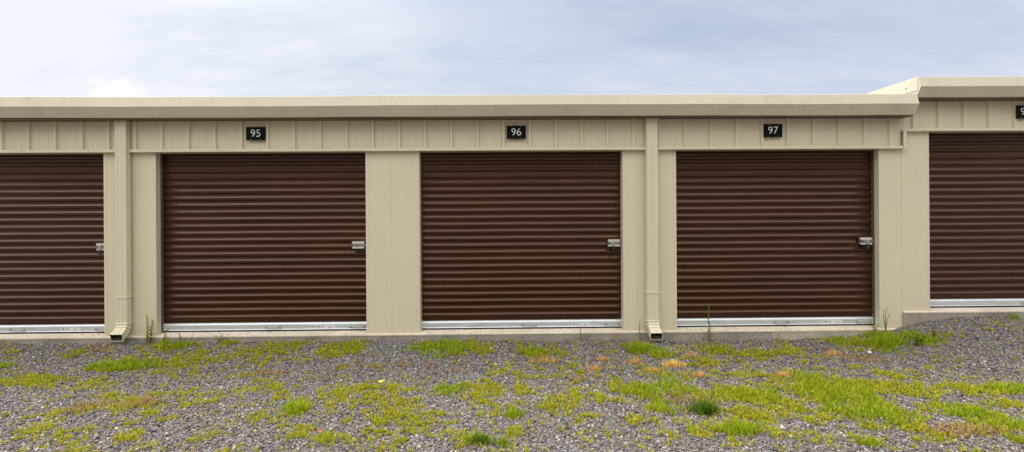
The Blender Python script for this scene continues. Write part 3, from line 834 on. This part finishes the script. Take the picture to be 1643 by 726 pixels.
# ------------------------------------------------------------------ light
SUN_EL, SUN_ROT = R(52), R(-62)   # from the left, a little behind the fronts
sd = Vector((math.sin(SUN_ROT)*math.cos(SUN_EL), math.cos(SUN_ROT)*math.cos(SUN_EL), math.sin(SUN_EL)))
sl = bpy.data.lights.new('sun', 'SUN'); sl.energy = 1.5; sl.angle = R(12); sl.color = (1, .95, .86)
so = bpy.data.objects.new('sun', sl); col.objects.link(so); so.rotation_euler = sd.to_track_quat('Z', 'Y').to_euler()
w = bpy.data.worlds.new('World'); scene.world = w; w.use_nodes = True; nt = w.node_tree; L = nt.links
bg = nt.nodes['Background']; bg.inputs[1].default_value = .10
sky = nt.nodes.new('ShaderNodeTexSky'); sky.sky_type = 'NISHITA'; sky.sun_disc = False; sky.sun_elevation = SUN_EL; sky.sun_rotation = SUN_ROT % (2*math.pi)
sky.air_density = 1.2; sky.dust_density = 1.5
tc = nt.nodes.new('ShaderNodeTexCoord'); sp = nt.nodes.new('ShaderNodeSeparateXYZ'); L.new(tc.outputs['Generated'], sp.inputs[0])
def MA(op, a, b_=None, clamp=False):
    n = nt.nodes.new('ShaderNodeMath'); n.operation = op; n.use_clamp = clamp
    for s, v in ((n.inputs[0], a), (n.inputs[1], b_)):
        if v is None: continue
        if hasattr(v, 'links'): L.new(v, s)
        else: s.default_value = v
    return n.outputs[0]
def MR(v, a, b_, c=0., d=1.):
    n = nt.nodes.new('ShaderNodeMapRange'); n.interpolation_type = 'SMOOTHSTEP'
    L.new(v, n.inputs[0])
    for i, q in enumerate((a, b_, c, d)): n.inputs[i+1].default_value = q
    return n.outputs[0]
zc_ = MA('ADD', MA('MAXIMUM', sp.outputs[2], 0.), .22)
cx = MA('DIVIDE', sp.outputs[0], zc_); cy = MA('DIVIDE', sp.outputs[1], zc_)
cb = nt.nodes.new('ShaderNodeCombineXYZ'); L.new(cx, cb.inputs[0]); L.new(cy, cb.inputs[1])
mp = nt.nodes.new('ShaderNodeMapping'); L.new(cb.outputs[0], mp.inputs[0]); mp.inputs['Rotation'].default_value = (0,0,R(35)); mp.inputs['Scale'].default_value = (.55,1.1,1); mp.inputs['Location'].default_value = (2.3,.7,0)
n1 = noise_n(nt, mp.outputs[0], .75, 6, .55)
mp2 = nt.nodes.new('ShaderNodeMapping'); L.new(cb.outputs[0], mp2.inputs[0]); mp2.inputs['Rotation'].default_value = (0,0,R(50)); mp2.inputs['Scale'].default_value = (1.2,3.0,1)
n2 = noise_n(nt, mp2.outputs[0], 1.1, 7, .62)
left = MR(sp.outputs[0], .25, -.62)
cov = MA('ADD', MA('MULTIPLY', MR(n1, .36, .62), .55), MA('MULTIPLY', MR(n2, .34, .62), .42))
cov = MA('ADD', cov, MA('MULTIPLY', left, .48), True)
thin = mixc(nt, .25, (5.8, 6.55, 8.45), sky.outputs[0])
cloud = mixc(nt, left, (7.3, 7.75, 8.9), (8.9, 9.25, 9.85))
skyc = mixc(nt, cov, thin, cloud)
# a small bright cumulus low on the left
puff = noise_n(nt, tc.outputs['Generated'], 15, 5, .6)
az_ = MA('DIVIDE', sp.outputs[0], MA('MAXIMUM', sp.outputs[1], .05)); el_ = MA('DIVIDE', sp.outputs[2], MA('MAXIMUM', sp.outputs[1], .05))
dd = MA('ADD', MA('POWER', MA('DIVIDE', MA('ADD', az_, .79), .085), 2.), MA('POWER', MA('DIVIDE', MA('SUBTRACT', el_, .215), .06), 2.))
dd = MA('ADD', dd, MA('MULTIPLY', MA('SUBTRACT', puff, .5), 6.5))
pm = MA('MULTIPLY', MR(dd, 1.5, .3), MR(sp.outputs[1], .0, .2))
skyc = mixc(nt, MA('MULTIPLY', pm, .6), skyc, (10.3, 10.3, 10.3))
# overcast dome: brighter overhead and behind the viewer
up_ = MR(sp.outputs[2], .36, .85); back_ = MR(sp.outputs[1], .0, -.8)
skyc = mixc(nt, MA('MULTIPLY', MA('MAXIMUM', up_, back_), .85), skyc, (9.2, 8.8, 8.2))
gain = MA('ADD', MA('ADD', 1., MA('MULTIPLY', up_, 2.15)), MA('ADD', MA('MULTIPLY', back_, .18), MA('MULTIPLY', MA('MULTIPLY', MR(sp.outputs[0], .0, -.7), MR(sp.outputs[2], .3, .5)), .8)))
lowback = MA('MULTIPLY', back_, MR(sp.outputs[2], .45, .10))   # unseen low sky behind the viewer, dimmed to darken door reflections
gain = MA('MULTIPLY', gain, MA('SUBTRACT', 1., MA('MULTIPLY', lowback, .60)))
vm = nt.nodes.new('ShaderNodeVectorMath'); vm.operation = 'SCALE'; L.new(skyc, vm.inputs[0]); L.new(gain, vm.inputs['Scale'])
L.new(vm.outputs[0], bg.inputs[0])

scene.view_settings.view_transform = 'Standard'; scene.view_settings.look = 'None'
scene.view_settings.exposure = 0; scene.view_settings.gamma = 1
